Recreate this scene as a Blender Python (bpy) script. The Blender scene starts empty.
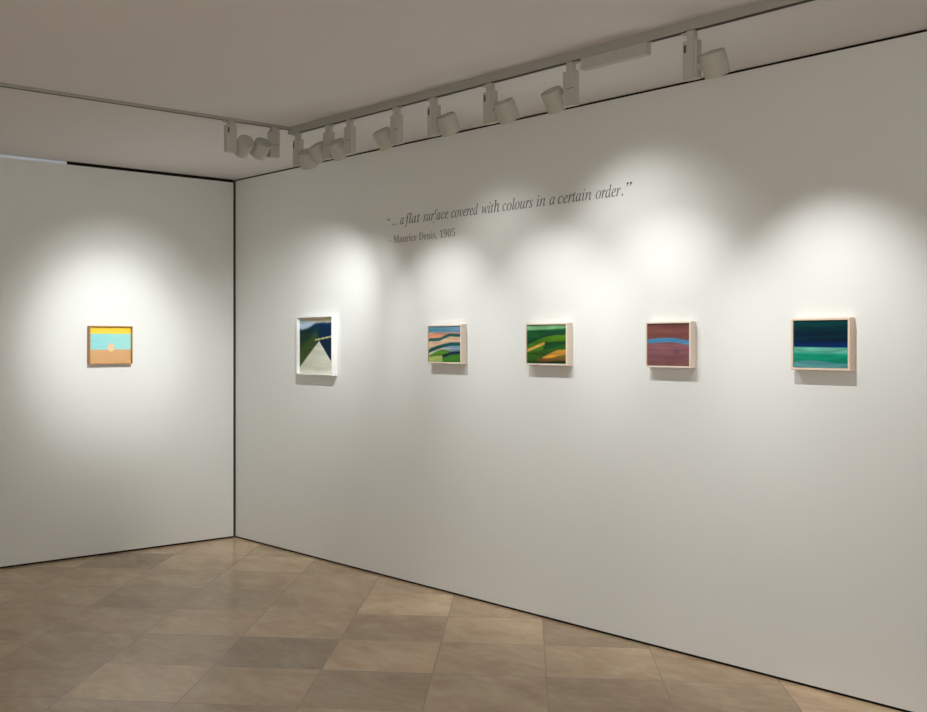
import bpy, bmesh, math, random, json
from mathutils import Vector, Matrix
random.seed(7)
SC = bpy.context.scene
COL = SC.collection

# ------------------------------------------------------------------ tuning values
WALLC = (.902, .909, .898); CEILC = (.878, .874, .872)
FL0 = (.75, .63, .49); FLM = (.885, .76, .62); FL1 = (.94, .84, .69)
VT = 'Standard'; EXPO = .16
HT = 'white cylindrical spotlight '
# x, head side (+1 right), aim, label, watts, cone
SPOTS = [
 (2.053, 1, (1.75, -.1, 1.3), HT+'nearest the corner joint of the tracks, tilted head on its right', 62, 64, dict(target=(.82, 0, 1.36), head=.092, hz=-.160, hy=.0, blend=1)),
 (2.352, -1, (2.3, 0, 1.5), HT+'second from the corner joint on the long track, head on its left', 36, 66, dict(target=(1.3, 0, 1.25), head=.090, hz=-.138, blend=1)),
 (2.547, -1, (2.4, 0, 1.45), HT+'third from the corner joint on the long track, crowding the second', 42, 70, dict(target=(2.42, 0, 1.25), blend=1)),
 (2.944, -1, (2.84, 0, 1.5), HT+'fourth from the corner joint on the long track, head on its left', 10, 80, dict(target=(2.95, 0, 1.75), head=.1, blend=1)),
 (3.235, 1, (3.32, 0, 1.2), HT+'fifth from the corner joint on the long track, head on its right', 36, 70, dict(target=(3.28, 0, 1.25), blend=1)),
 (3.632, 1, (3.72, 0, 1.2), HT+'sixth from the corner joint on the long track, head on its right', 20, 84, dict(target=(3.90, 0, 1.8), blend=1)),
 (4.127, -1, (4.05, 0, 1.35), HT+'beside the left end of the slim track power box', 33, 74, dict(target=(4.04, 0, 1.22), head=.095, blend=1)),
 (4.746, 1, (4.86, 0, .9), HT+'farthest right on the long track, alone past the power box', 52, 70, dict(target=(4.89, 0, 1.24), head=.102, blend=1)),
]
LSPOTS = [
 (-1.224, 1, (0, -1.0, 1.45), HT+'left one of the pair on the thin left-hand track', 82, 38, dict(target=(0, -1.05, 1.5), head=.085, up=.016, blend=1)),
 (-.939, -1, (0, -1.0, .6), HT+'right one of the pair on the thin left-hand track', 88, 52, dict(target=(0, -1.0, 1.48), head=.085, up=.016, blend=1)),
]
AREAS = [  # fill lamps added out of view to lift the ambient light
 ('added_fill_top', (7.0, -6.2, 2.70), (7.0, -6.2, 0), 3, 3, 48, (.95, .98, .99)),
 ('added_fill_side', (10.4, -8.5, 1.4), (2, -1, 1.5), 3, 2.4, 34, (.93, .965, .99)),
 ('added_fill_up', (8.2, -6.4, .25), (6.0, -4, 3), 2.5, 2.5, 105, (.93, .965, .99)),
]

# outlines of the serif letters used on the wall: advance width, contours
GLYPHS = """{"ia":[255,[[[37,-6],[25,-4],[15,0],[6,8],[0,18],[-4,32],[-5,48],[-3,75],[3,103],[14,131],[28,157],[46,182],[67,204],[90,222],[113,232],[137,236],[155,233],[167,224],[173,209],[180,230],[218,230],[172,67],[168,53],[166,41],[165,33],[167,28],[174,26],[182,30],[194,41],[210,60],[217,54],[191,20],[167,1],[146,-6],[134,-3],[127,4],[125,17],[127,32],[133,55],[142,88],[123,59],[106,35],[89,17],[72,4],[55,-3]],[[61,25],[73,27],[86,36],[95,44],[104,53],[113,65],[122,77],[130,91],[138,105],[145,120],[151,135],[156,150],[160,165],[162,178],[163,192],[160,209],[152,219],[138,223],[122,220],[107,212],[92,198],[78,179],[66,157],[55,131],[50,117],[47,103],[44,91],[41,78],[40,66],[40,55],[42,38],[49,28]]]],"ic":[222,[[[74,-6],[52,-3],[34,4],[19,17],[8,34],[2,56],[-1,81],[1,97],[4,114],[9,130],[16,146],[25,162],[36,177],[48,190],[61,202],[76,213],[99,225],[124,233],[149,236],[163,234],[175,231],[185,225],[195,213],[199,199],[197,187],[192,178],[184,172],[174,170],[157,175],[152,190],[153,195],[154,199],[156,204],[160,208],[162,212],[164,216],[160,221],[147,223],[129,220],[113,213],[97,202],[82,186],[69,168],[59,146],[50,123],[46,101],[44,80],[45,62],[50,47],[57,34],[66,25],[78,19],[91,17],[117,22],[143,37],[170,61],[178,53],[143,20],[109,1]]]],"id":[264,[[[46,-6],[30,-4],[18,1],[7,10],[0,22],[-5,37],[-7,55],[-5,71],[-2,88],[4,107],[12,125],[21,144],[33,162],[45,179],[59,194],[74,208],[85,216],[97,223],[109,229],[120,233],[132,235],[143,236],[161,234],[173,228],[181,219],[203,310],[205,317],[205,325],[204,331],[200,336],[192,338],[181,339],[174,339],[176,348],[196,350],[213,353],[228,357],[243,361],[252,363],[255,361],[257,358],[256,353],[255,349],[179,60],[176,45],[174,38],[174,33],[177,25],[186,23],[196,27],[210,39],[228,60],[236,54],[221,35],[208,20],[196,9],[184,0],[173,-4],[162,-6],[147,-3],[139,6],[136,20],[138,36],[142,57],[150,84],[133,56],[116,33],[99,16],[82,4],[64,-4]],[[68,21],[81,23],[95,32],[104,41],[114,51],[123,64],[132,77],[140,91],[148,106],[155,121],[161,137],[166,152],[170,166],[172,180],[173,193],[171,206],[166,216],[158,222],[148,224],[131,221],[115,213],[98,200],[83,181],[69,159],[56,133],[46,105],[40,80],[38,58],[40,42],[46,31],[55,23]]]],"ie":[214,[[[66,-5],[46,-3],[29,4],[16,16],[5,31],[-1,50],[-3,73],[-2,90],[1,106],[7,123],[14,140],[23,156],[34,172],[47,186],[60,200],[75,211],[98,225],[122,233],[146,236],[159,234],[171,231],[180,226],[187,218],[191,209],[192,198],[188,178],[176,159],[155,141],[126,126],[90,114],[46,106],[44,96],[43,88],[42,80],[42,73],[47,43],[63,25],[89,19],[113,24],[138,37],[165,61],[172,53],[156,35],[139,20],[123,9],[105,1],[86,-3]],[[48,118],[79,124],[104,134],[125,148],[140,164],[149,182],[152,202],[148,217],[134,222],[124,221],[113,216],[102,209],[91,198],[81,186],[71,171],[62,155],[54,137]]]],"if":[148,[[[-36,-114],[-49,-112],[-59,-106],[-66,-97],[-68,-87],[-63,-70],[-50,-65],[-37,-69],[-33,-81],[-33,-85],[-35,-89],[-36,-92],[-37,-95],[-35,-99],[-31,-100],[-22,-98],[-14,-91],[-8,-81],[-3,-69],[2,-55],[4,-44],[7,-32],[10,-19],[53,211],[5,211],[9,227],[56,227],[62,254],[71,286],[84,313],[100,334],[119,350],[139,359],[161,363],[173,361],[184,358],[193,352],[202,341],[205,327],[202,314],[194,307],[181,304],[167,309],[163,324],[163,329],[165,333],[166,336],[167,339],[166,343],[163,346],[158,348],[153,349],[135,342],[121,321],[111,286],[98,227],[157,227],[154,211],[95,211],[75,112],[67,72],[58,37],[50,6],[42,-22],[33,-45],[25,-64],[6,-92],[-14,-108]]]],"ih":[299,[[[227,-5],[213,-3],[202,1],[193,9],[186,19],[182,31],[181,45],[182,58],[183,73],[185,85],[187,98],[191,113],[202,165],[205,179],[208,191],[209,202],[210,211],[207,227],[199,237],[187,241],[167,236],[148,224],[129,203],[112,177],[99,152],[92,128],[65,0],[19,0],[84,309],[87,327],[88,336],[84,349],[72,356],[53,359],[49,359],[54,380],[146,380],[126,288],[123,274],[120,261],[117,247],[113,233],[110,219],[106,205],[112,205],[140,243],[171,265],[204,273],[234,266],[252,248],[258,217],[257,208],[255,195],[253,185],[251,174],[249,162],[236,103],[233,89],[231,75],[229,62],[229,51],[233,33],[247,27],[257,28],[267,32],[279,38],[288,24],[266,8],[246,-2]]]],"ii":[132,[[[91,293],[82,295],[73,301],[67,309],[66,319],[67,328],[73,337],[82,343],[91,345],[101,343],[109,337],[115,328],[117,319],[115,308],[110,300],[101,295]],[[25,-6],[11,-3],[3,6],[0,22],[1,30],[3,40],[9,64],[41,180],[43,189],[45,197],[43,205],[37,210],[27,213],[13,214],[15,223],[48,227],[61,229],[72,231],[86,234],[92,236],[96,234],[98,230],[97,225],[96,221],[47,59],[44,46],[43,39],[46,28],[54,24],[65,28],[79,41],[97,62],[104,55],[76,21],[50,1]]]],"il":[128,[[[24,-6],[13,-4],[5,1],[0,9],[-2,20],[-1,28],[2,40],[4,50],[7,61],[10,74],[73,307],[75,315],[76,322],[74,332],[69,338],[59,340],[44,342],[45,351],[77,355],[90,357],[100,359],[115,361],[122,363],[126,361],[128,358],[125,347],[47,62],[43,46],[42,37],[44,28],[51,26],[61,29],[75,41],[91,61],[99,54],[85,35],[71,20],[58,9],[45,1],[34,-4]]]],"in":[271,[[[166,-7],[155,-5],[147,1],[142,9],[141,21],[143,36],[149,64],[161,105],[172,145],[178,173],[181,189],[177,201],[168,205],[157,202],[145,196],[137,190],[128,182],[119,173],[109,163],[100,152],[92,141],[83,129],[76,117],[69,106],[56,78],[44,43],[32,0],[-9,0],[40,165],[43,177],[45,188],[46,196],[44,204],[40,209],[31,211],[17,212],[13,212],[15,221],[28,223],[39,224],[50,226],[64,228],[75,231],[89,234],[97,236],[99,234],[100,232],[99,229],[69,132],[94,164],[117,189],[140,209],[161,223],[180,232],[196,235],[212,231],[222,222],[225,207],[225,197],[223,187],[221,177],[218,166],[189,66],[184,48],[183,41],[183,37],[185,28],[193,25],[204,30],[217,44],[232,68],[240,62],[216,24],[191,1]]]],"io":[261,[[[79,-6],[55,-4],[36,4],[19,16],[7,33],[-1,53],[-3,76],[-2,95],[3,114],[10,133],[20,151],[32,168],[46,184],[61,199],[78,211],[95,222],[113,229],[132,234],[150,236],[174,233],[194,226],[211,213],[224,197],[231,177],[234,154],[232,137],[229,120],[223,103],[215,86],[205,70],[194,55],[181,40],[167,28],[152,17],[128,4],[103,-3]],[[84,9],[98,10],[111,15],[124,24],[136,35],[147,48],[157,64],[166,80],[174,98],[181,116],[186,134],[189,152],[190,169],[185,199],[171,217],[147,223],[131,220],[115,212],[99,199],[83,182],[70,161],[58,137],[49,111],[43,86],[42,62],[43,46],[47,33],[53,22],[61,15],[72,10]]]],"ir":[167,[[[-10,0],[34,156],[38,172],[41,184],[42,193],[40,202],[35,208],[25,210],[10,212],[11,221],[23,223],[34,225],[44,227],[57,229],[67,231],[81,234],[88,236],[92,234],[93,229],[67,134],[102,190],[132,224],[155,236],[164,234],[171,229],[175,221],[177,211],[174,198],[169,188],[160,181],[149,179],[141,180],[134,185],[129,191],[127,200],[88,148],[56,82],[31,0]]]],"is":[185,[[[58,-6],[45,-5],[34,-4],[24,-1],[13,3],[5,5],[-3,3],[-7,-3],[-16,-3],[-6,79],[3,79],[5,57],[10,40],[18,26],[28,16],[39,10],[53,8],[64,9],[74,13],[82,20],[88,28],[92,39],[94,51],[92,63],[86,76],[78,89],[70,99],[62,109],[54,120],[47,130],[40,142],[34,154],[31,165],[30,177],[31,193],[37,207],[47,219],[60,228],[75,234],[92,236],[104,235],[115,233],[124,231],[135,226],[144,225],[152,227],[156,234],[164,234],[154,160],[146,160],[137,195],[121,216],[97,223],[86,220],[76,214],[70,205],[68,194],[70,183],[76,170],[86,155],[94,145],[102,135],[109,125],[116,115],[123,103],[128,91],[132,78],[134,66],[132,53],[129,41],[124,30],[116,20],[108,11],[97,4],[85,-2],[72,-5]]]],"it":[139,[[[25,-6],[11,-3],[3,5],[1,20],[1,26],[2,33],[3,39],[5,46],[49,211],[15,211],[16,221],[47,233],[75,256],[101,292],[113,292],[94,227],[136,227],[132,211],[90,211],[49,58],[46,44],[45,34],[47,26],[54,23],[63,27],[76,39],[93,59],[100,51],[74,19],[49,0]]]],"iu":[271,[[[34,-6],[21,-4],[11,3],[5,14],[3,28],[4,38],[6,51],[8,61],[11,73],[14,86],[38,170],[39,177],[41,184],[41,191],[42,198],[40,206],[35,211],[25,213],[10,214],[12,223],[44,228],[57,230],[67,232],[82,235],[89,236],[93,235],[95,232],[95,227],[93,220],[53,80],[49,66],[46,55],[45,46],[44,40],[48,28],[59,24],[69,26],[80,31],[92,41],[105,53],[118,68],[132,86],[145,105],[157,127],[169,151],[179,177],[188,203],[195,230],[234,230],[190,69],[186,54],[184,43],[184,35],[186,27],[194,24],[205,28],[219,41],[235,62],[242,56],[217,21],[192,1],[166,-6],[152,-3],[143,6],[141,20],[141,31],[144,45],[148,61],[164,114],[139,77],[116,47],[95,24],[74,7],[54,-3]]]],"iv":[221,[[[46,-6],[38,127],[36,144],[35,159],[33,172],[30,187],[27,198],[20,206],[11,211],[-1,213],[-5,213],[-3,223],[10,225],[21,227],[31,229],[39,231],[46,233],[51,234],[59,235],[66,224],[72,193],[76,140],[82,44],[96,58],[109,73],[122,87],[133,101],[143,114],[153,127],[167,149],[176,166],[179,178],[177,183],[172,189],[166,195],[161,201],[157,208],[156,215],[157,223],[162,230],[170,235],[179,236],[189,234],[196,228],[201,218],[203,205],[194,168],[165,121],[119,64],[56,-6]]]],"iw":[332,[[[36,-6],[33,130],[33,147],[32,162],[31,174],[28,189],[25,200],[15,211],[0,215],[-3,215],[-2,224],[11,226],[23,228],[32,230],[40,232],[47,234],[52,235],[60,236],[66,224],[70,188],[72,128],[73,68],[178,236],[186,236],[205,53],[241,95],[256,114],[268,131],[278,146],[284,159],[288,170],[290,179],[287,185],[280,193],[273,203],[270,214],[272,223],[276,230],[283,234],[292,236],[301,233],[308,227],[313,217],[315,204],[308,173],[287,134],[254,87],[179,-6],[171,-6],[153,165],[45,-6]]]],"b0":[279,[[[140,-5],[112,-2],[88,5],[68,18],[51,35],[38,57],[29,83],[22,112],[18,144],[17,180],[18,215],[22,247],[29,276],[38,301],[51,322],[68,340],[88,352],[112,360],[141,362],[168,360],[191,352],[211,340],[227,322],[240,301],[250,276],[257,247],[261,214],[263,179],[261,144],[257,111],[250,82],[240,57],[227,35],[211,18],[191,5],[167,-2]],[[140,28],[156,32],[169,45],[177,68],[181,98],[184,135],[185,179],[184,223],[181,260],[177,290],[169,312],[157,325],[141,330],[124,325],[112,312],[104,290],[99,260],[96,223],[95,179],[96,135],[99,98],[104,68],[112,45],[124,32]]]],"b1":[279,[[[49,0],[49,27],[90,27],[101,28],[109,34],[113,43],[115,59],[115,310],[102,295],[91,283],[80,272],[70,264],[60,259],[50,258],[39,260],[30,268],[23,279],[21,295],[31,298],[43,302],[55,307],[68,313],[82,322],[98,333],[133,359],[189,359],[189,59],[190,45],[194,35],[202,29],[215,27],[255,27],[255,0]]]],"b5":[279,[[[123,-5],[99,-4],[79,-1],[62,4],[49,10],[38,18],[30,26],[24,36],[21,45],[20,56],[23,71],[31,82],[39,86],[49,89],[60,90],[61,76],[65,62],[72,49],[83,39],[91,34],[102,31],[115,30],[126,31],[136,33],[146,37],[154,43],[162,51],[168,62],[173,75],[176,91],[177,110],[175,133],[169,151],[159,166],[145,176],[129,182],[109,184],[97,184],[86,183],[77,181],[65,178],[53,175],[30,184],[46,357],[235,357],[238,266],[209,266],[205,283],[202,291],[199,297],[192,301],[182,302],[78,302],[70,210],[80,212],[94,215],[104,216],[115,217],[125,217],[161,214],[192,205],[218,190],[237,169],[249,143],[253,110],[252,90],[248,71],[241,56],[233,42],[222,30],[210,20],[197,12],[183,6],[168,1],[153,-2],[138,-4]]]],"b9":[279,[[[114,-5],[95,-4],[79,-1],[66,3],[55,9],[46,16],[40,25],[34,38],[32,52],[33,62],[38,70],[45,76],[56,80],[61,66],[68,53],[77,42],[88,33],[101,28],[116,27],[153,43],[176,91],[187,172],[178,162],[169,154],[158,147],[146,142],[131,139],[116,138],[89,140],[65,149],[45,164],[30,184],[21,210],[18,241],[19,264],[24,285],[31,304],[42,321],[55,335],[71,347],[89,355],[109,360],[132,362],[155,360],[177,354],[197,345],[214,331],[229,313],[241,290],[250,263],[255,231],[257,194],[256,167],[253,141],[249,117],[243,94],[234,72],[224,53],[211,36],[196,22],[179,11],[160,2],[138,-3]],[[137,174],[148,175],[158,178],[167,183],[175,190],[181,198],[187,207],[185,246],[180,277],[172,300],[162,316],[149,325],[135,329],[122,326],[111,319],[102,307],[95,291],[91,270],[90,244],[95,205],[111,181]]]],"bD":[369,[[[15,0],[15,13],[29,14],[40,17],[47,22],[51,29],[54,40],[55,56],[55,279],[54,296],[51,309],[45,317],[37,322],[26,325],[11,327],[11,339],[165,339],[220,334],[266,319],[302,295],[328,262],[343,220],[349,170],[329,75],[269,19],[170,0]],[[166,18],[195,22],[219,35],[238,56],[251,85],[258,124],[261,171],[250,255],[219,306],[166,323],[150,321],[141,315],[137,304],[136,287],[136,54],[137,36],[141,25],[150,20]]]],"bM":[472,[[[11,0],[11,13],[26,15],[37,18],[46,24],[51,32],[55,44],[56,59],[56,285],[55,299],[53,310],[47,317],[39,322],[27,325],[11,327],[11,339],[138,339],[236,106],[335,339],[460,339],[460,327],[445,324],[434,321],[426,315],[421,307],[418,296],[417,282],[417,64],[417,51],[419,40],[421,32],[425,23],[433,17],[444,14],[459,13],[459,0],[295,0],[295,13],[310,15],[322,19],[330,24],[335,33],[338,45],[339,62],[339,297],[215,0],[201,0],[79,290],[79,60],[80,43],[83,30],[89,22],[98,17],[110,14],[126,13],[126,0]]]],"ba":[256,[[[190,-8],[168,-4],[155,7],[149,26],[125,8],[99,-3],[71,-7],[55,-5],[41,0],[30,9],[22,19],[17,32],[15,47],[19,68],[29,86],[47,101],[73,115],[106,129],[148,142],[148,180],[147,192],[144,203],[139,210],[132,216],[122,219],[110,220],[92,218],[81,213],[78,204],[79,199],[85,191],[90,181],[92,172],[89,160],[82,150],[71,144],[58,142],[44,144],[33,151],[27,162],[25,176],[26,187],[30,198],[37,207],[46,216],[57,223],[71,229],[86,233],[102,236],[121,237],[153,235],[178,228],[196,218],[208,202],[216,182],[218,157],[218,47],[218,36],[220,30],[222,27],[227,26],[232,27],[239,31],[245,21],[228,5],[209,-4]],[[113,25],[120,26],[130,31],[139,37],[148,47],[148,126],[115,113],[95,92],[88,62],[91,42],[99,29]]]],"bc":[219,[[[116,-8],[98,-6],[80,-1],[65,8],[50,20],[38,34],[28,51],[21,69],[16,90],[15,112],[16,135],[21,157],[30,176],[41,194],[55,209],[71,221],[89,230],[109,236],[130,238],[152,236],[171,231],[186,222],[198,211],[204,198],[207,183],[204,170],[198,160],[189,154],[176,152],[159,156],[149,167],[146,187],[147,195],[147,202],[142,216],[126,221],[102,212],[88,185],[84,140],[86,106],[92,79],[102,57],[116,41],[132,32],[152,29],[169,31],[186,40],[202,54],[212,45],[185,16],[153,-2]]]],"be":[224,[[[115,-8],[96,-6],[79,-1],[63,8],[49,19],[37,34],[28,51],[20,71],[16,93],[15,117],[16,139],[21,160],[28,179],[38,196],[50,210],[65,222],[81,230],[98,235],[117,237],[144,234],[166,224],[185,209],[199,187],[208,161],[211,129],[211,124],[87,124],[94,72],[115,42],[149,32],[167,35],[185,46],[201,64],[212,54],[185,20],[152,-1]],[[87,143],[150,143],[150,160],[149,179],[147,195],[144,206],[135,217],[120,221],[101,213],[90,190],[87,152]]]],"bi":[148,[[[75,270],[60,272],[48,280],[40,292],[38,307],[40,322],[48,334],[60,342],[75,345],[90,342],[102,334],[110,322],[113,307],[110,292],[102,280],[89,272]],[[14,0],[14,12],[26,14],[34,19],[38,28],[39,42],[39,188],[38,203],[35,212],[28,217],[15,219],[16,231],[111,231],[111,42],[112,28],[115,20],[122,14],[134,12],[134,0]]]],"bn":[283,[[[14,0],[14,12],[26,14],[34,19],[38,28],[39,42],[39,189],[38,202],[34,211],[27,217],[14,219],[14,231],[110,231],[110,199],[130,220],[154,233],[181,237],[217,228],[239,202],[246,158],[246,42],[247,28],[251,19],[258,14],[271,12],[271,0],[151,0],[151,12],[154,12],[166,15],[173,25],[175,42],[175,162],[175,174],[173,184],[171,192],[163,200],[151,202],[136,199],[122,190],[110,175],[110,42],[111,28],[115,19],[122,14],[134,12],[134,0]]]],"br":[214,[[[14,0],[14,12],[26,14],[34,19],[38,28],[39,42],[39,188],[38,203],[35,212],[27,217],[15,219],[16,231],[109,231],[109,188],[118,202],[128,215],[139,224],[151,231],[162,236],[174,237],[186,236],[197,232],[205,226],[211,218],[214,209],[216,198],[213,185],[207,175],[197,168],[185,166],[173,167],[165,172],[159,178],[154,186],[148,192],[141,194],[130,190],[121,180],[115,170],[112,157],[111,143],[111,42],[113,27],[118,19],[129,14],[147,12],[147,0]]]],"bs":[214,[[[113,-8],[98,-6],[82,-2],[65,5],[60,6],[55,7],[44,3],[38,-7],[27,-7],[27,79],[40,79],[45,59],[54,43],[65,29],[77,19],[90,13],[105,11],[121,13],[133,20],[141,30],[143,44],[140,57],[131,68],[116,78],[80,97],[64,106],[51,115],[41,126],[33,138],[29,150],[28,164],[30,184],[37,201],[48,217],[64,228],[83,235],[105,238],[114,237],[124,235],[135,233],[148,229],[154,228],[159,227],[166,230],[172,238],[182,238],[182,165],[170,165],[164,182],[156,195],[146,206],[135,214],[124,219],[111,221],[97,219],[87,213],[80,204],[78,193],[80,182],[86,173],[95,165],[109,158],[143,141],[158,132],[170,123],[180,113],[186,101],[190,87],[192,71],[189,48],[182,29],[170,14],[154,2],[135,-5]]]],"bu":[279,[[[98,-8],[77,-5],[60,2],[49,13],[40,28],[36,48],[34,72],[34,185],[33,200],[29,210],[22,217],[9,219],[9,231],[106,231],[106,55],[107,43],[112,34],[120,28],[132,27],[146,29],[159,37],[170,49],[170,185],[169,201],[165,211],[156,217],[141,219],[141,231],[241,231],[241,52],[242,38],[247,29],[255,24],[268,22],[268,10],[239,8],[206,2],[170,-8],[170,30],[161,19],[150,10],[139,3],[126,-3],[112,-6]]]]}"""

# ------------------------------------------------------------------ helpers
def lin(c):
    return tuple((x / 12.92 if x <= .04045 else ((x + .055) / 1.055) ** 2.4) for x in c)

def mat(name, col, rough=.5, spec=.5, noise=0., nscale=20., bump=0., emit=0., metal=0.):
    m = bpy.data.materials.new(name); m.use_nodes = True
    nt = m.node_tree; b = nt.nodes['Principled BSDF']
    c = lin(col)
    b.inputs['Roughness'].default_value = rough
    b.inputs['Specular IOR Level'].default_value = spec
    b.inputs['Metallic'].default_value = metal
    b.inputs['Base Color'].default_value = (*c, 1)
    if emit:
        b.inputs['Emission Color'].default_value = (*c, 1)
        b.inputs['Emission Strength'].default_value = emit
    tc = nt.nodes.new('ShaderNodeTexCoord')
    n = nt.nodes.new('ShaderNodeTexNoise'); n.inputs['Scale'].default_value = nscale
    n.inputs['Detail'].default_value = 4
    nt.links.new(tc.outputs['Object'], n.inputs['Vector'])
    if noise:
        r = nt.nodes.new('ShaderNodeMixRGB'); r.blend_type = 'MIX'
        r.inputs['Color1'].default_value = (*[x * (1 - noise) for x in c], 1)
        r.inputs['Color2'].default_value = (*[min(1, x * (1 + noise)) for x in c], 1)
        nt.links.new(n.outputs['Fac'], r.inputs['Fac'])
        nt.links.new(r.outputs['Color'], b.inputs['Base Color'])
    if bump:
        bp = nt.nodes.new('ShaderNodeBump'); bp.inputs['Strength'].default_value = bump
        bp.inputs['Distance'].default_value = .002
        nt.links.new(n.outputs['Fac'], bp.inputs['Height'])
        nt.links.new(bp.outputs['Normal'], b.inputs['Normal'])
    return m

def wood(name, c1, c2, axis='X'):
    m = mat(name, c1, .55, .3)
    nt = m.node_tree; b = nt.nodes['Principled BSDF']
    tc = nt.nodes.new('ShaderNodeTexCoord'); mp = nt.nodes.new('ShaderNodeMapping')
    mp.inputs['Scale'].default_value = (6, 90, 90) if axis == 'X' else (90, 6, 90)
    n = nt.nodes.new('ShaderNodeTexNoise'); n.inputs['Scale'].default_value = 2
    r = nt.nodes.new('ShaderNodeMixRGB')
    r.inputs['Color1'].default_value = (*lin(c1), 1); r.inputs['Color2'].default_value = (*lin(c2), 1)
    nt.links.new(tc.outputs['Object'], mp.inputs['Vector']); nt.links.new(mp.outputs['Vector'], n.inputs['Vector'])
    nt.links.new(n.outputs['Fac'], r.inputs['Fac']); nt.links.new(r.outputs['Color'], b.inputs['Base Color'])
    return m

def box(bm, lo, hi, bev=0.):
    vs = [bm.verts.new((x, y, z)) for x in (lo[0], hi[0]) for y in (lo[1], hi[1]) for z in (lo[2], hi[2])]
    fs = [(0, 1, 3, 2), (4, 6, 7, 5), (0, 4, 5, 1), (2, 3, 7, 6), (0, 2, 6, 4), (1, 5, 7, 3)]
    faces = [bm.faces.new([vs[i] for i in f]) for f in fs]
    if bev:
        ed = {e for f in faces for e in f.edges}
        bmesh.ops.bevel(bm, geom=list(ed), offset=bev, segments=2, affect='EDGES', profile=.5)

def mesh(name, bm, m):
    bmesh.ops.recalc_face_normals(bm, faces=bm.faces)
    me = bpy.data.meshes.new(name); bm.to_mesh(me); bm.free()
    me.materials.append(m); return me

def obj(name, me, parent=None, loc=None, smooth=False):
    o = bpy.data.objects.new(name, me); COL.objects.link(o)
    if parent: o.parent = parent
    if loc: o.location = loc
    if smooth:
        for p in me.polygons: p.use_smooth = True
    return o

def lathe(bm, prof, n=40):
    """profile [(r,z)...] spun round Z; open ends at r=0 closed with a fan"""
    rings = []
    for r, z in prof:
        if r < 1e-6: rings.append([bm.verts.new((0, 0, z))])
        else: rings.append([bm.verts.new((r * math.cos(2 * math.pi * k / n), r * math.sin(2 * math.pi * k / n), z)) for k in range(n)])
    for a, b in zip(rings, rings[1:]):
        for k in range(n):
            l = (k + 1) % n
            if len(a) == 1 and len(b) == 1: continue
            if len(a) == 1: bm.faces.new([a[0], b[k], b[l]])
            elif len(b) == 1: bm.faces.new([a[k], a[l], b[0]])
            else: bm.faces.new([a[k], a[l], b[l], b[k]])

def empty(name, loc, label, cat, group=None, rz=0.):
    o = bpy.data.objects.new(name, None); COL.objects.link(o)
    o.empty_display_size = .05
    o.location = loc; o.rotation_euler = (0, 0, rz)
    return tag(o, label, cat, group)

def tag(o, label, cat, group=None):
    o['label'] = label; o['category'] = cat
    if group: o['group'] = group
    return o

def struct(name, bm, m):
    o = obj(name, mesh(name, bm, m)); o['kind'] = 'structure'; return o

def sbox(name, lo, hi, m):
    bm = bmesh.new(); box(bm, lo, hi); return struct(name, bm, m)

# ------------------------------------------------------------------ materials
M_WALL = mat('white_wall_paint', WALLC, .85, .2, .015, 1.2, .02)
M_CEIL = mat('ceiling_paint', CEILC, .9, .15, .02, 1.0)
M_BLACK = mat('shadow_gap_black', (.11, .10, .09), .8, .1)
M_GREYGAP = mat('corner_gap_grey', (.40, .385, .36), .8, .1)
M_GLOWSTRIP = mat('glowing_gap_strip', (.80, .84, .88), .5, .3, emit=.18)  # glows faintly in place of light seen beyond the wall top
M_TRACK = mat('track_enamel', (.66, .655, .615), .5, .35)
M_FIX = mat('fixture_enamel', (.725, .72, .68), .5, .35, .02, 60)
M_SLOT = mat('dark_slot', (.30, .29, .27), .6, .2)
M_LENS = mat('lamp_lens', (1, .95, .85), .3, .5, emit=.8)
M_ASH = wood('pale_ash_wood', (.95, .90, .84), (.90, .83, .765))
M_ROSE = wood('rosy_wood', (.95, .88, .80), (.88, .78, .71))
M_OAK = wood('brown_oak_wood', (.80, .63, .45), (.68, .50, .34), 'Y')
M_WHITEF = mat('white_lacquer', (.95, .95, .935), .45, .4, .01, 30)
M_TEXT = mat('grey_vinyl', (.42, .42, .415), .7, .2)
M_TEXT2 = mat('pale_grey_vinyl', (.62, .62, .61), .7, .2)

# ------------------------------------------------------------------ room shell
H = 2.752
X1, Y1 = 10.6, -9.0
sbox('wall_left', (-.12, Y1, .013), (.02, -.018, 2.729), M_WALL)
sbox('wall_right', (.024, 0, .012), (X1, .12, 2.741), M_WALL)
sbox('wall_near', (X1, Y1, 0), (X1 + .12, 0, H), M_WALL)
sbox('wall_back', (-.12, Y1 - .12, 0), (X1 + .12, Y1, H), M_WALL)
sbox('ceiling', (-.3, Y1 - .12, H), (X1 + .12, .3, H + .12), M_CEIL)
# strips filling the gaps round the panels; the dark ones paint in the shade
sbox('shadow_gap_left', (-.115, Y1, 0), (.014, -.018, .013), M_BLACK)
sbox('shadow_gap_right', (.024, .006, 0), (X1, .115, .012), M_BLACK)
sbox('trim_1', (-.115, -1.34, 2.729), (.012, -.018, H), M_BLACK)
sbox('trim_2', (.024, .006, 2.741), (X1, .115, H), M_BLACK)
sbox('trim_3', (-.12, .003, 0), (.024, .115, H), M_GREYGAP)  # grey instead of black: light reaching the corner gap is put into its colour
sbox('gap_glow_strip', (-.115, Y1, 2.729), (.014, -1.34, 2.7485), M_GLOWSTRIP)  # glowing strip added for daylight seen through the gap
sbox('trim_5', (-.115, Y1, 2.7485), (.0, -1.34, H), M_BLACK)

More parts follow.
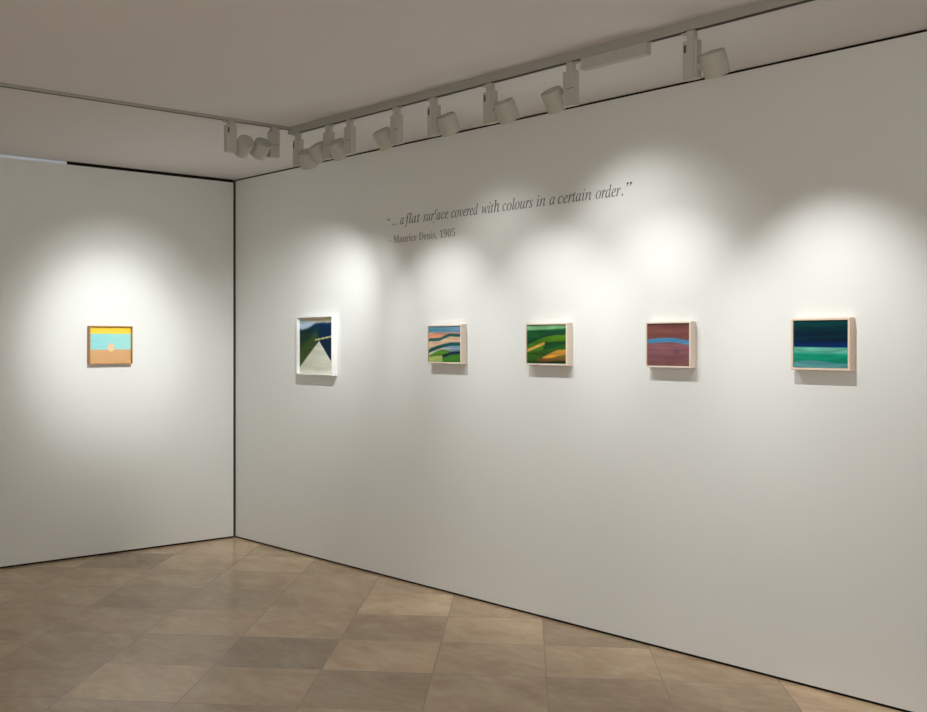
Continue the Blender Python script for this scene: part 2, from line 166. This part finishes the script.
# floor: square stone tiles laid on the diagonal, dark joints
ang = math.radians(43.65); ca, sa = math.cos(ang), math.sin(ang)
TW, TD = .5115, .5135
def tpos(a, b): return (a * ca + b * sa, a * sa - b * ca)
TONE = {(2,1):-.30,(3,1):.12,(1,1):-.06,(0,1):-.08,(4,1):.02,(5,1):.03,(6,1):-.04,(0,0):-.02,(1,0):.08,(2,0):.08,(3,0):-.03,
        (4,0):.06,(5,0):-.20,(-1,0):-.04,(-1,-1):-.03,(0,-1):-.12,(1,-1):-.04,(2,-1):.05,(3,-1):.15,(-1,-2):.03,(0,-2):.03,
        (1,-2):.06,(2,-2):.05,(-1,-3):-.2,(0,-3):.10,(1,-3):.1,(0,2):-.10,(1,2):.07,(2,2):.0,(3,2):-.12,(4,2):-.04,(5,2):-.12,
        (6,2):-.10,(0,3):-.12,(1,3):-.12,(2,3):-.1,(-1,1):-.02}
bm = bmesh.new(); cl = bm.loops.layers.color.new('tile_tone')
def fquad(pts, z, tone):
    f = bm.faces.new([bm.verts.new((x, y, z)) for x, y in pts])
    for l in f.loops: l[cl] = tone
G = .0026
for i in range(-20, 30):
    for j in range(-20, 30):
        a0, b0 = -.233 + TW * i, 2.245 + TD * j
        x, y = tpos(a0 + TW / 2, b0 + TD / 2)
        if not (-.7 < x < X1 + .6 and Y1 - .6 < y < .7): continue
        pts = [tpos(a0 + G, b0 + G), tpos(a0 + TW - G, b0 + G), tpos(a0 + TW - G, b0 + TD - G), tpos(a0 + G, b0 + TD - G)]
        t = TONE.get((i, j), random.gauss(0, .07))
        fquad(pts, 0, (.5 + t * 1.2, random.random(), random.random(), 1))
        A, B = tpos(a0 - G, b0 - G), None
        for (p, q, r, s) in ((a0 - G, b0 - G, a0 + G, b0 + TD - G), (a0 + G, b0 - G, a0 + TW - G, b0 + G)):
            fquad([tpos(p, q), tpos(r, q), tpos(r, s), tpos(p, s)], -.0006, (.04, .5, .5, 1))
for co, no in (((-.12, 0, 0), (-1, 0, 0)), ((X1 + .12, 0, 0), (1, 0, 0)), ((0, .115, 0), (0, 1, 0)), ((0, Y1 - .12, 0), (0, -1, 0))):
    bmesh.ops.bisect_plane(bm, geom=bm.verts[:] + bm.edges[:] + bm.faces[:], plane_co=co, plane_no=no, clear_outer=True)
mf = bpy.data.materials.new('limestone_tiles'); mf.use_nodes = True
nt = mf.node_tree; N = nt.nodes; L = nt.links; b = N['Principled BSDF']
b.inputs['Specular IOR Level'].default_value = .32
at = N.new('ShaderNodeVertexColor'); at.layer_name = 'tile_tone'
sep = N.new('ShaderNodeSeparateColor'); L.new(at.outputs['Color'], sep.inputs['Color'])
tc = N.new('ShaderNodeTexCoord')
off = N.new('ShaderNodeCombineXYZ'); L.new(sep.outputs['Green'], off.inputs['X']); L.new(sep.outputs['Blue'], off.inputs['Y'])
sc_ = N.new('ShaderNodeVectorMath'); sc_.operation = 'SCALE'; sc_.inputs['Scale'].default_value = 30; L.new(off.outputs[0], sc_.inputs[0])
mp = N.new('ShaderNodeMapping'); mp.inputs['Rotation'].default_value = (0, 0, -ang); mp.inputs['Scale'].default_value = (1, 1.7, 1)
L.new(tc.outputs['Object'], mp.inputs['Vector'])
add = N.new('ShaderNodeVectorMath'); L.new(mp.outputs[0], add.inputs[0]); L.new(sc_.outputs[0], add.inputs[1])
n1 = N.new('ShaderNodeTexNoise'); n1.inputs['Scale'].default_value = 2.6; n1.inputs['Detail'].default_value = 7; n1.inputs['Roughness'].default_value = .62; n1.inputs['Distortion'].default_value = .4
n2 = N.new('ShaderNodeTexNoise'); n2.inputs['Scale'].default_value = 13; n2.inputs['Detail'].default_value = 5
L.new(add.outputs[0], n1.inputs['Vector']); L.new(add.outputs[0], n2.inputs['Vector'])
rp = N.new('ShaderNodeValToRGB')
rp.color_ramp.elements[0].position = .22; rp.color_ramp.elements[0].color = (*lin(FL0), 1)
rp.color_ramp.elements[1].position = .68; rp.color_ramp.elements[1].color = (*lin(FL1), 1)
e = rp.color_ramp.elements.new(.47); e.color = (*lin(FLM), 1)
L.new(n1.outputs['Fac'], rp.inputs['Fac'])
v = N.new('ShaderNodeMath'); v.operation = 'MULTIPLY_ADD'; v.inputs[1].default_value = 1.0; v.inputs[2].default_value = .46
L.new(sep.outputs['Red'], v.inputs[0])
v2 = N.new('ShaderNodeMath'); v2.operation = 'MULTIPLY_ADD'; v2.inputs[1].default_value = .26; v2.inputs[2].default_value = -.13
L.new(n2.outputs['Fac'], v2.inputs[0])
v3 = N.new('ShaderNodeMath'); v3.operation = 'ADD'; L.new(v.outputs[0], v3.inputs[0]); L.new(v2.outputs[0], v3.inputs[1])
mul = N.new('ShaderNodeVectorMath'); mul.operation = 'SCALE'; L.new(rp.outputs['Color'], mul.inputs[0]); L.new(v3.outputs[0], mul.inputs['Scale'])
L.new(mul.outputs[0], b.inputs['Base Color'])
rr = N.new('ShaderNodeMath'); rr.operation = 'MULTIPLY_ADD'; rr.inputs[1].default_value = .14; rr.inputs[2].default_value = .16
L.new(n2.outputs['Fac'], rr.inputs[0]); L.new(rr.outputs[0], b.inputs['Roughness'])
o = obj('floor', mesh('floor', bm, mf)); o['kind'] = 'structure'

# ------------------------------------------------------------------ ceiling tracks
def rail(name, length, w, h, m, loc, rz, label, gaps):
    """channel with an open slot below, running from the origin along +X, top at z=0"""
    root = empty(name, loc, label, 'lighting track', None, rz)
    bm = bmesh.new()
    pr = [(-w/2, 0), (w/2, 0), (w/2, -h), (w/6, -h), (w/6, -h*.45), (-w/6, -h*.45), (-w/6, -h), (-w/2, -h)]
    A = [bm.verts.new((0, y, z)) for y, z in pr]; B = [bm.verts.new((length, y, z)) for y, z in pr]
    for k in range(8): bm.faces.new([A[k], A[(k+1) % 8], B[(k+1) % 8], B[k]])
    for V in (A, B):
        bm.faces.new([V[0], V[1], V[4], V[5]]); bm.faces.new([V[1], V[2], V[3], V[4]]); bm.faces.new([V[0], V[5], V[6], V[7]])
    obj('channel', mesh(name, bm, m), root)
    bm = bmesh.new()
    for s in (-1, 1): box(bm, (.01, s*w*.09 - .0015, -h*.45 - .004), (length - .01, s*w*.09 + .0015, -h*.45))
    obj('conductor_strip', mesh('conductor_strip', bm, M_SLOT), root)
    bm = bmesh.new()
    for a, b in gaps: box(bm, (a, -w*.34, -h), (b, w*.40, -h + .001))  # flat dark strip laid across the open slot on the underside
    obj('dark_slot_strip', mesh('dark_slot_strip', bm, M_SLOT), root)
    return root
TX, TY = 1.99, -.81
TH, TLH = .040, .016
r1 = rail('lighting_track', 8.4, .036, TH, M_TRACK, (TX + .02, TY, H), 0,
          'long off-white ceiling track running parallel to the right wall, carrying eight spotlights', [(.004, 2.175), (2.54, 8.39)])
bm = bmesh.new(); box(bm, (-.038, -.018, -TH), (0, .018, 0), .002)
obj('corner_joint', mesh('corner_joint', bm, M_TRACK), r1)
rail('lighting_track', 8.0, .026, TLH, M_TRACK, (TX, TY - .02, H), -math.pi/2,
     'thin ceiling track running parallel to the left wall, carrying two spotlights', [(.004, 7.99)])

# black-box power feed clipped under the track
pf = empty('track_power_box', (4.36, TY, H - TH), 'long slim off-white box clipped under the right-hand track between two spotlights', 'track power box')
bm = bmesh.new(); box(bm, (-.165, -.017, -.050), (.178, .017, 0), .002); obj('casing', mesh('casing', bm, M_FIX), pf)
bm = bmesh.new(); box(bm, (-.15, -.0185, -.046), (.03, -.0165, -.006), .0008); obj('cover_panel', mesh('cover_panel', bm, M_FIX), pf)
for x in (-.12, .13):
    bm = bmesh.new(); box(bm, (x - .012, -.0055, -.002), (x + .012, .0055, .0175)); obj('clip', mesh('clip', bm, M_SLOT), pf)

# ------------------------------------------------------------------ spotlights
def build_fixture_meshes():
    D = {}
    bm = bmesh.new(); box(bm, (-.017, -.013, -.042), (.017, .013, 0), .002); D['adapter'] = mesh('adapter', bm, M_FIX)
    bm = bmesh.new(); box(bm, (-.048, -.008, -.012), (-.016, .008, -.001), .004); D['locking_lever'] = mesh('locking_lever', bm, M_FIX)
    bm = bmesh.new(); box(bm, (-.033, -.017, -.190), (.033, .017, -.040), .003); D['driver_box'] = mesh('driver_box', bm, M_FIX)
    bm = bmesh.new(); box(bm, (-.006, -.0205, -.185), (.020, -.0165, -.030), .0015)
    D['bracket_plate'] = mesh('bracket_plate', bm, M_FIX)
    bm = bmesh.new(); box(bm, (-.026, -.0178, -.085), (-.016, -.0166, -.055), .0003); D['slot'] = mesh('slot', bm, M_SLOT)
    bm = bmesh.new(); box(bm, (-.031, .0166, -.1165), (.010, .0176, -.1145)); D['seam'] = mesh('seam', bm, M_SLOT)
    bm = bmesh.new(); lathe(bm, [(0, 0), (.014, 0), (.014, .028), (0, .028)], 24)
    bmesh.ops.rotate(bm, verts=bm.verts, cent=(0, 0, 0), matrix=Matrix.Rotation(math.pi/2, 3, 'Y'))
    bmesh.ops.translate(bm, verts=bm.verts, vec=(.031, 0, -.145)); D['pivot_arm'] = mesh('pivot_arm', bm, M_FIX)
    R = .049
    bm = bmesh.new()
    lathe(bm, [(0, .046), (R*.55, .046), (R*.56, .044), (R*.9, .044), (R*.97, .042), (R, .037), (R, -.046), (R*.99, -.048),
               (R*.93, -.048), (R*.92, -.046), (R*.90, -.022), (0, -.020)], 48)
    D['lamp_head'] = mesh('lamp_head', bm, M_FIX)
    bm = bmesh.new(); lathe(bm, [(0, -.0215), (R*.70, -.0215), (R*.74, -.024), (R*.70, -.026), (0, -.029)], 40); D['lens'] = mesh('lens', bm, M_LENS)
    for k in ('lamp_head', 'lens', 'pivot_arm'):
        me = D[k]
        for p in me.polygons: p.use_smooth = True
        me.set_sharp_from_angle(angle=math.radians(35)) if hasattr(me, 'set_sharp_from_angle') else None
    return D
FD = build_fixture_meshes()
DEFCOL = (.96, .98, .975)
def spotlight(loc, rz, aim, label, watts, cone=62, blend=.9, head=.105, target=None, rad=.015, hz=-.145, hy=0., up=0.):
    root = empty('track_spotlight', loc, label, 'spotlight', 'spotlights on the ceiling tracks', rz)
    hz += up
    for k in ('adapter', 'locking_lever', 'driver_box', 'bracket_plate', 'slot', 'seam', 'pivot_arm'):
        obj(k, FD[k], root, (0, 0, 0 if k in ('adapter', 'locking_lever') else up))
    hd = obj('lamp_head', FD['lamp_head'], root, (head, hy, hz))
    Mz = Matrix.Rotation(rz, 4, 'Z')
    wc = Vector(loc) + Mz @ Vector((head, hy, hz))
    def q(t):
        d = (Vector(t) - wc).normalized()
        return d, (Mz.inverted() @ (-d).to_track_quat('Z', 'Y').to_matrix().to_4x4()).to_euler()
    d, eu = q(aim); hd.rotation_euler = eu
    obj('lens', FD['lens'], hd)
    ld = bpy.data.lights.new('spot', 'SPOT'); ld.energy = watts; ld.color = DEFCOL
    ld.spot_size = math.radians(cone); ld.spot_blend = blend; ld.shadow_soft_size = rad
    lo = bpy.data.objects.new('lamp_beam', ld); COL.objects.link(lo)
    lo.location = wc + d * .05
    lo.rotation_euler = ((Vector(target or aim)) - lo.location).normalized().to_track_quat('-Z', 'Y').to_euler()
    return root
ZT = H - TH
FLIP = math.pi
for (x, side, aim, label, w, cone, kw) in SPOTS:
    spotlight((x, TY, ZT), 0 if side > 0 else FLIP, aim, label, w, cone, **kw)
for (y, side, aim, label, w, cone, kw) in LSPOTS:
    spotlight((TX, y, H - TLH), (math.pi/2 if side > 0 else -math.pi/2), aim, label, w, cone, **kw)

# ------------------------------------------------------------------ paintings
def smooth(a, b, x):
    t = max(0., min(1., (x - a) / (b - a))); return t * t * (3 - 2 * t)
def mix(a, b, t): return tuple(p * (1 - t) + q * t for p, q in zip(a, b))
def noise1(x, seed):
    def r(i): return (math.sin((i + seed * 17.13) * 127.1) * 43758.5453) % 1
    i = math.floor(x); f = x - i; f = f * f * (3 - 2 * f)
    return r(i) * (1 - f) + r(i + 1) * f
def stroke(u, v, seed, fv=26, fu=2.2):
    return (noise1(v * fv + noise1(u * 3, seed + 3) * 2.0, seed) - .5) + .6 * (noise1(u * fu * 2 + math.floor(v * 9) * 5.7, seed + 9) - .5)
def shade(c, k): return tuple(max(0, min(1, x * (1 + k))) for x in c)
def lay(c, new, d, soft=.012): return mix(c, new, smooth(-soft, soft, d))

def art_beach(u, v):
    c = (.99, .84, .28)
    c = lay(c, mix((.58, .86, .87), (.65, .89, .87), u), v - .185)
    c = lay(c, (.85, .67, .47), v - .625)
    c = lay(c, (.97, .80, .63), 1 - math.hypot((u - .515) / .078, (v - .565) / .115), .06)
    return shade(c, .03 * stroke(u, v, 1))
def art_path(u, v):
    c = mix((.74, .83, .87), (.60, .72, .82), v * 3)
    edge = .21 - .12 * smooth(.1, .55, u) + .02 * (noise1(u * 14, 5) - .5)
    c = lay(c, (.86, .82, .72), .10 * u + .03 - v)  # frame's shade along the top, painted in as a cream band
    c = lay(c, mix((.05, .18, .17), (.0, .16, .30), smooth(.2, .5, u)), v - edge, .03)
    g = v - (.50 - .34 * (u - .0) / .6)
    c = mix(c, (.25, .34, .14), .9 * smooth(-.10, .12, g) * smooth(.62, .45, u))
    c = mix(c, (.10, .21, .17), .8 * smooth(.12, .0, abs(v - .34 + .05 * u)) * smooth(.42, .2, u))
    c = lay(c, (.01, .14, .24), min(v - (.40 - .10 * (u - .5)), u - .5), .01)
    yl = .40 - .13 * (u - .46)
    if u > .46: c = mix(c, (.84, .82, .58), smooth(.018, .007, abs(v - yl)))
    apex = (.575, .415)
    le = apex[0] - (v - apex[1]) * .575 / .475; re = apex[0] + (v - apex[1]) * .425 / .445
    k = min(u - le, re - u) if v > apex[1] else -1
    c = lay(c, mix((.80, .81, .74), (.88, .88, .82), u + .2 * (noise1(v * 6, 3) - .5)), k)
    return shade(c, .10 * stroke(u, v, 2))
def art_dunes(u, v):
    w = v + .012 * (noise1(u * 12, 4) - .5)
    c = mix((.33, .60, .68), (.47, .63, .75), u)
    c = lay(c, mix((.90, .62, .47), (.83, .55, .50), u), w - .17, .02)
    t = .38 - .02 * math.sin(u * 3.1) - .12 * smooth(.3, .7, u)
    c = lay(c, (.86, .73, .60), w - t - .03)
    c = mix(c, (.12, .40, .38), smooth(.055, .03, abs(w - t)))
    a = .72 - .24 * math.sin(min(1., u * 1.12) * 1.57) ** .8 + .02 * u
    c = lay(c, mix((.80, .77, .66), (.52, .63, .74), smooth(.35, .8, u)), w - a)
    c = mix(c, (.08, .32, .34), smooth(.065, .035, abs(w - a)))
    c = mix(c, (.60, .72, .78), smooth(.03, .01, abs(w - a - .11)) * .8)
    gh = .83 - .17 * math.sin(max(0, min(1, (u - .02) / .9)) * 3.14)
    c = lay(c, (.33, .54, .16), w - gh, .02)
    nv = .84 - .11 * math.sin(max(0, (u - .42)) / .58 * 1.9)
    if u > .42: c = lay(c, (.12, .17, .27), w - nv + .03); c = lay(c, (.27, .52, .18), w - nv - .055)
    c = lay(c, (.68, .74, .42), min(w - .84 + .05 * u, .44 - u), .02)
    return shade(c, .22 * stroke(u, v, 6))
def art_fields(u, v):
    w = v + .012 * (noise1(u * 10, 8) - .5)
    c = (.48, .70, .50)
    c = lay(c, (.10, .34, .18), w - (.14 - .05 * u), .03)
    c = lay(c, (.10, .26, .20), w - (.42 - .24 * smooth(0, .7, u)), .06)
    ar = .52 - .26 * math.sin(min(1, u * 1.25) * 1.57)
    c = lay(c, mix((.26, .48, .14), (.31, .50, .08), u), w - ar, .02)
    c = lay(c, (.10, .30, .15), min(w - (.47 - .05 * u), u - .42), .02)
    c = lay(c, (.20, .37, .12), w - (.74 - .22 * u), .03)
    mo = .86 - .22 * math.sin(max(0, min(1.2, (u - .38) / .55)) * 1.57)
    lo = .87 - .10 * smooth(.45, 1, u)
    if u > .40:
        c = lay(c, (.44, .38, .14), w - mo, .02)
        c = mix(c, (.87, .62, .24), smooth(-.01, .02, w - mo) * smooth(.02, -.01, w - lo))
    c = lay(c, (.48, .30, .18), min(w - .88, .62 - abs(u - .65)) if u > .28 else -1, .02)
    c = lay(c, (.09, .25, .12), w - (.97 - .04 * u), .02)
    s = abs(w - (.675 - .44 * u))
    if u < .455: c = mix(c, (.90, .68, .32), smooth(.048, .028, s))
    return shade(c, .22 * stroke(u, v, 11, 22))
def art_mauve(u, v):
    c = mix((.44, .27, .25), (.50, .31, .29), smooth(0, .2, v))
    c = lay(c, (.57, .38, .41), v - .46, .05)
    c = mix(c, (.50, .33, .33), smooth(.6, .95, v))
    c = mix(c, (.42, .29, .31), .5 * smooth(.12, .02, math.hypot(u - .70, (v - .68))))
    b = .425 - .035 * math.sin(u * 3.14) + .03 * smooth(.6, 1, u)
    c = mix(c, mix((.27, .50, .68), (.42, .68, .80), noise1(v * 60 + u * 3, 3)), smooth(.062, .045, abs(v - b)))
    return shade(c, .13 * stroke(u, v, 13))
def art_sea(u, v):
    c = mix((.0, .21, .22), (.0, .12, .21), smooth(.05, .35, v))
    c = mix(c, (.02, .20, .23), .7 * smooth(.06, .0, abs(v - .37 + .03 * u)))
    c = mix(c, (.0, .15, .34), smooth(.40, .50, v))
    c = lay(c, (.37, .69, .61), v - (.56 + .015 * u), .012)
    c = mix(c, (.05, .54, .43), smooth(.66, .76, v + .03 * (1 - u)))
    c = mix(c, (.33, .60, .62), smooth(.86, .90, v + .03 * math.sin(u * 5)))
    return shade(c, .22 * stroke(u, v, 17, 30))

def mat_paint():
    m = bpy.data.materials.new('oil_paint'); m.use_nodes = True
    nt = m.node_tree; b = nt.nodes['Principled BSDF']
    a = nt.nodes.new('ShaderNodeVertexColor'); a.layer_name = 'paint'
    nt.links.new(a.outputs['Color'], b.inputs['Base Color'])
    b.inputs['Roughness'].default_value = .65; b.inputs['Specular IOR Level'].default_value = .12
    tc = nt.nodes.new('ShaderNodeTexCoord'); mp = nt.nodes.new('ShaderNodeMapping'); mp.inputs['Scale'].default_value = (30, 30, 240)
    n = nt.nodes.new('ShaderNodeTexNoise'); n.inputs['Scale'].default_value = 1
    bp = nt.nodes.new('ShaderNodeBump'); bp.inputs['Strength'].default_value = .15; bp.inputs['Distance'].default_value = .001
    nt.links.new(tc.outputs['Object'], mp.inputs[0]); nt.links.new(mp.outputs[0], n.inputs['Vector'])
    nt.links.new(n.outputs['Fac'], bp.inputs['Height']); nt.links.new(bp.outputs[0], b.inputs['Normal'])
    return m
M_PAINT = mat_paint()

def painting(loc, rz, w, h, d, railw, rec, fm, art, label, gap=.003):
    """local frame: hangs on the plane y=0, faces -Y, centre of the picture at the origin"""
    root = empty('framed_painting', loc, label, 'painting', None, rz)
    bm = bmesh.new()
    def ring(x, z, y): return [bm.verts.new((sx * x, y, sz * z)) for sx, sz in ((-1, -1), (1, -1), (1, 1), (-1, 1))]
    R = [ring(w/2, h/2, -.0005), ring(w/2, h/2, -d + .0015), ring(w/2 - .0015, h/2 - .0015, -d),
         ring(w/2 - railw + .001, h/2 - railw + .001, -d), ring(w/2 - railw, h/2 - railw, -d + .001),
         ring(w/2 - railw, h/2 - railw, -d + rec + .016), ]
    for A, B in zip(R, R[1:]):
        for k in range(4): bm.faces.new([A[k], A[(k+1) % 4], B[(k+1) % 4], B[k]])
    bm.faces.new(R[0]); bm.faces.new(list(reversed(R[-1])))
    obj('frame', mesh('frame', bm, fm), root)
    cw, ch = w/2 - railw - gap, h/2 - railw - gap
    bm = bmesh.new(); cl = bm.verts.layers.float_color.new('paint')
    NX, NZ = 84, 66; gv = []
    yf = -d + rec
    for j in range(NZ + 1):
        row = []
        for i in range(NX + 1):
            u, v_ = i / NX, j / NZ
            q = bm.verts.new((-cw + 2*cw*u, yf, ch - 2*ch*v_)); q[cl] = (*[k * .96 for k in lin(mix(art(u, v_), (sum(art(u, v_)) / 3,) * 3, .02))], 1); row.append(q)
        gv.append(row)
    for j in range(NZ):
        for i in range(NX): bm.faces.new([gv[j][i], gv[j+1][i], gv[j+1][i+1], gv[j][i+1]])
    # canvas sides, turned back to the backing
    loop = gv[0][:] + [gv[j][NX] for j in range(1, NZ+1)] + gv[NZ][NX-1::-1] + [gv[j][0] for j in range(NZ-1, 0, -1)]
    bk = []
    for q in loop:
        n = bm.verts.new((q.co.x, yf + .014, q.co.z)); n[cl] = q[cl]; bk.append(n)
    for k in range(len(loop)):
        l = (k + 1) % len(loop); bm.faces.new([loop[k], loop[l], bk[l], bk[k]])
    bm.faces.new(bk)
    obj('canvas', mesh('canvas', bm, M_PAINT), root)
    return root

def on_right(x0, x1, z0, z1, d, *a): return painting(((x0 + x1)/2, -.0005, (z0 + z1)/2), 0, x1 - x0, z1 - z0, d, *a)
on_right(.912, 1.338, 1.275, 1.682, .045, .009, .024, M_WHITEF, art_path, 'white framed painting of a pale triangular path between dark green and navy slopes', .001)
on_right(2.306, 2.611, 1.374, 1.606, .043, .009, .005, M_ASH, art_dunes, 'small painting of peach, teal and green curving hill bands in pale wood frame', .002)
on_right(3.125, 3.428, 1.377, 1.605, .044, .009, .005, M_ASH, art_fields, 'small painting of dark green fields with orange stripes in pale wood frame', .002)
on_right(3.935, 4.199, 1.378, 1.601, .043, .009, .005, M_ASH, art_mauve, 'small mauve-brown painting with one thin blue horizontal stripe in pale wood frame', .002)
on_right(4.716, 4.986, 1.381, 1.605, .043, .010, .005, M_ROSE, art_sea, 'small painting of navy over turquoise green bands in pale pinkish wood frame', .002)
painting((.0205, -1.032, 1.482), math.pi/2, .324, .270, .038, .007, .018, M_OAK, art_beach,
         'small brown-framed painting with yellow, turquoise and tan bands alone on the left wall', .001)

# ------------------------------------------------------------------ wall lettering
GL = json.loads(GLYPHS)
from mathutils.geometry import tessellate_polygon
def glyph_polys(key, hole_ok=True): return GL[key]
def text_curve(name, items, m, loc):
    """items: list of (polys, x, z, sx, sz, shear)"""
    cu = bpy.data.curves.new(name, 'CURVE'); cu.dimensions = '2D'; cu.fill_mode = 'BOTH'; cu.extrude = .0003
    for polys, x, z, sx, sz, sh in items:
        for P in polys:
            sp = cu.splines.new('POLY'); sp.points.add(len(P) - 1); sp.use_cyclic_u = True
            for k, (px, pz) in enumerate(P): sp.points[k].co = (x + px * sx + pz * sz * sh, z + pz * sz, 0, 1)
    o = bpy.data.objects.new(name, cu); COL.objects.link(o)
    bpy.context.view_layer.update()
    me = bpy.data.meshes.new_from_object(o.evaluated_get(bpy.context.evaluated_depsgraph_get()))
    bpy.data.objects.remove(o); bpy.data.curves.remove(cu)
    me.materials.clear(); me.materials.append(m)
    ob = obj(name, me, None, loc); ob.rotation_euler = (math.pi/2, 0, 0)
    return ob
def dot(r): return [[(r * math.cos(a * .5236), r * math.sin(a * .5236)) for a in range(12)]]
def comma(): return [[(-22, 20), (-10, 32), (10, 32), (24, 18), (22, -8), (4, -38), (-16, -56), (-20, -50), (-4, -28), (0, -12), (-14, -8), (-24, 4)]]
def lquote(): return [[(-x, -y) for x, y in comma()[0]]]
S = .062 / 345.
def word(root, w, x0, x1, key='i', sz=S, m=None):
    adv = [GL[key + c][0] for c in w]; it = []
    left = min(p[0] for P in GL[key + w[0]][1] for p in P) if w[0] != 'f' else 0
    last = GL[key + w[-1]]; right = sum(adv[:-1]) + max(p[0] for P in last[1] for p in P)
    sx = (x1 - x0) / (right - left); x = -left * sx
    for c, a in zip(w, adv):
        it.append((GL[key + c][1], x, 0, sx, sz, 0)); x += a * sx
    sign(root, 'word', x0, it, m)
def sign(root, name, x0, it, m):
    o = text_curve(name, it, m, (x0, 0, 0)); o.parent = root
q = empty('quotation_lettering', (0, -.0003, 2.244), 'grey italic serif quotation line lettered on the right wall above the paintings', 'lettering')
for w, a, b_ in (('a', 2.002, 2.038), ('flat', 2.058, 2.192), ('surface', 2.222, 2.452), ('covered', 2.478, 2.707), ('with', 2.738, 2.882),
                 ('colours', 2.907, 3.140), ('in', 3.170, 3.234), ('a', 3.264, 3.303), ('certain', 3.325, 3.556), ('order', 3.586, 3.748)):
    word(q, w, a, b_, m=M_TEXT)
sign(q, 'ellipsis', 1.928, [(dot(26), x, .004, S, S, 0) for x in (0, .020, .040)], M_TEXT)
sign(q, 'full_stop', 3.759, [(dot(28), 0, .004, S, S, 0)], M_TEXT)
sign(q, 'quotation_mark', 1.881, [(lquote(), x, .040, S * 1.2, S * 1.1, .2) for x in (0, .014)], M_TEXT)
sign(q, 'quotation_mark', 3.792, [(comma(), x, .056, S * 1.6, S * 1.35, .2) for x in (0, .021)], M_TEXT)
S2 = .046 / 340.
q = empty('attribution_lettering', (0, -.0003, 2.132), 'smaller pale grey upright name and date line under the italic quotation', 'lettering')
word(q, 'Maurice', 1.934, 2.160, 'b', S2, M_TEXT2); word(q, 'Denis', 2.182, 2.336, 'b', S2, M_TEXT2); word(q, '1905', 2.376, 2.511, 'b', S2, M_TEXT2)
sign(q, 'comma', 2.346, [(comma(), 0, .002, S2 * 1.3, S2 * 1.5, 0)], M_TEXT2)
sign(q, 'dash', 1.884, [([[(0, 0), (200, 0), (200, 12), (0, 12)]], 0, .014, .00018, .00018, 0)], M_TEXT2)

# ------------------------------------------------------------------ unseen fill lamps added for the light of the rest of the gallery
def area(name, loc, aim, sx, sy, e, col):
    d = bpy.data.lights.new(name, 'AREA'); d.shape = 'RECTANGLE'; d.size = sx; d.size_y = sy; d.energy = e; d.color = col
    o = bpy.data.objects.new(name, d); COL.objects.link(o); o.location = loc
    o.rotation_euler = (Vector(aim) - Vector(loc)).normalized().to_track_quat('-Z', 'Y').to_euler()
    return o
for a in AREAS: area(*a)
w = bpy.data.worlds.new('world'); SC.world = w; w.use_nodes = True
w.node_tree.nodes['Background'].inputs['Color'].default_value = (.5, .52, .55, 1)
w.node_tree.nodes['Background'].inputs['Strength'].default_value = .3

# ------------------------------------------------------------------ camera
cd = bpy.data.cameras.new('camera'); cam = bpy.data.objects.new('camera', cd); COL.objects.link(cam)
cam.location = (7.2544, -4.3784, 1.5)
cam.rotation_euler = (math.pi/2, 0, math.atan2(.76411, .64509))
cd.sensor_width = 36; cd.lens = 1085 / 927 * 36
cd.shift_x = (463.5 - 407) / 927; cd.shift_y = -(356 - 342.5) / 927
cd.clip_start = .05
SC.camera = cam
SC.view_settings.view_transform = VT
SC.view_settings.look = 'None'
SC.view_settings.exposure = EXPO
SC.cycles.use_denoising = True
SC.cycles.max_bounces = 10; SC.cycles.diffuse_bounces = 8
SC.cycles.sample_clamp_indirect = 4
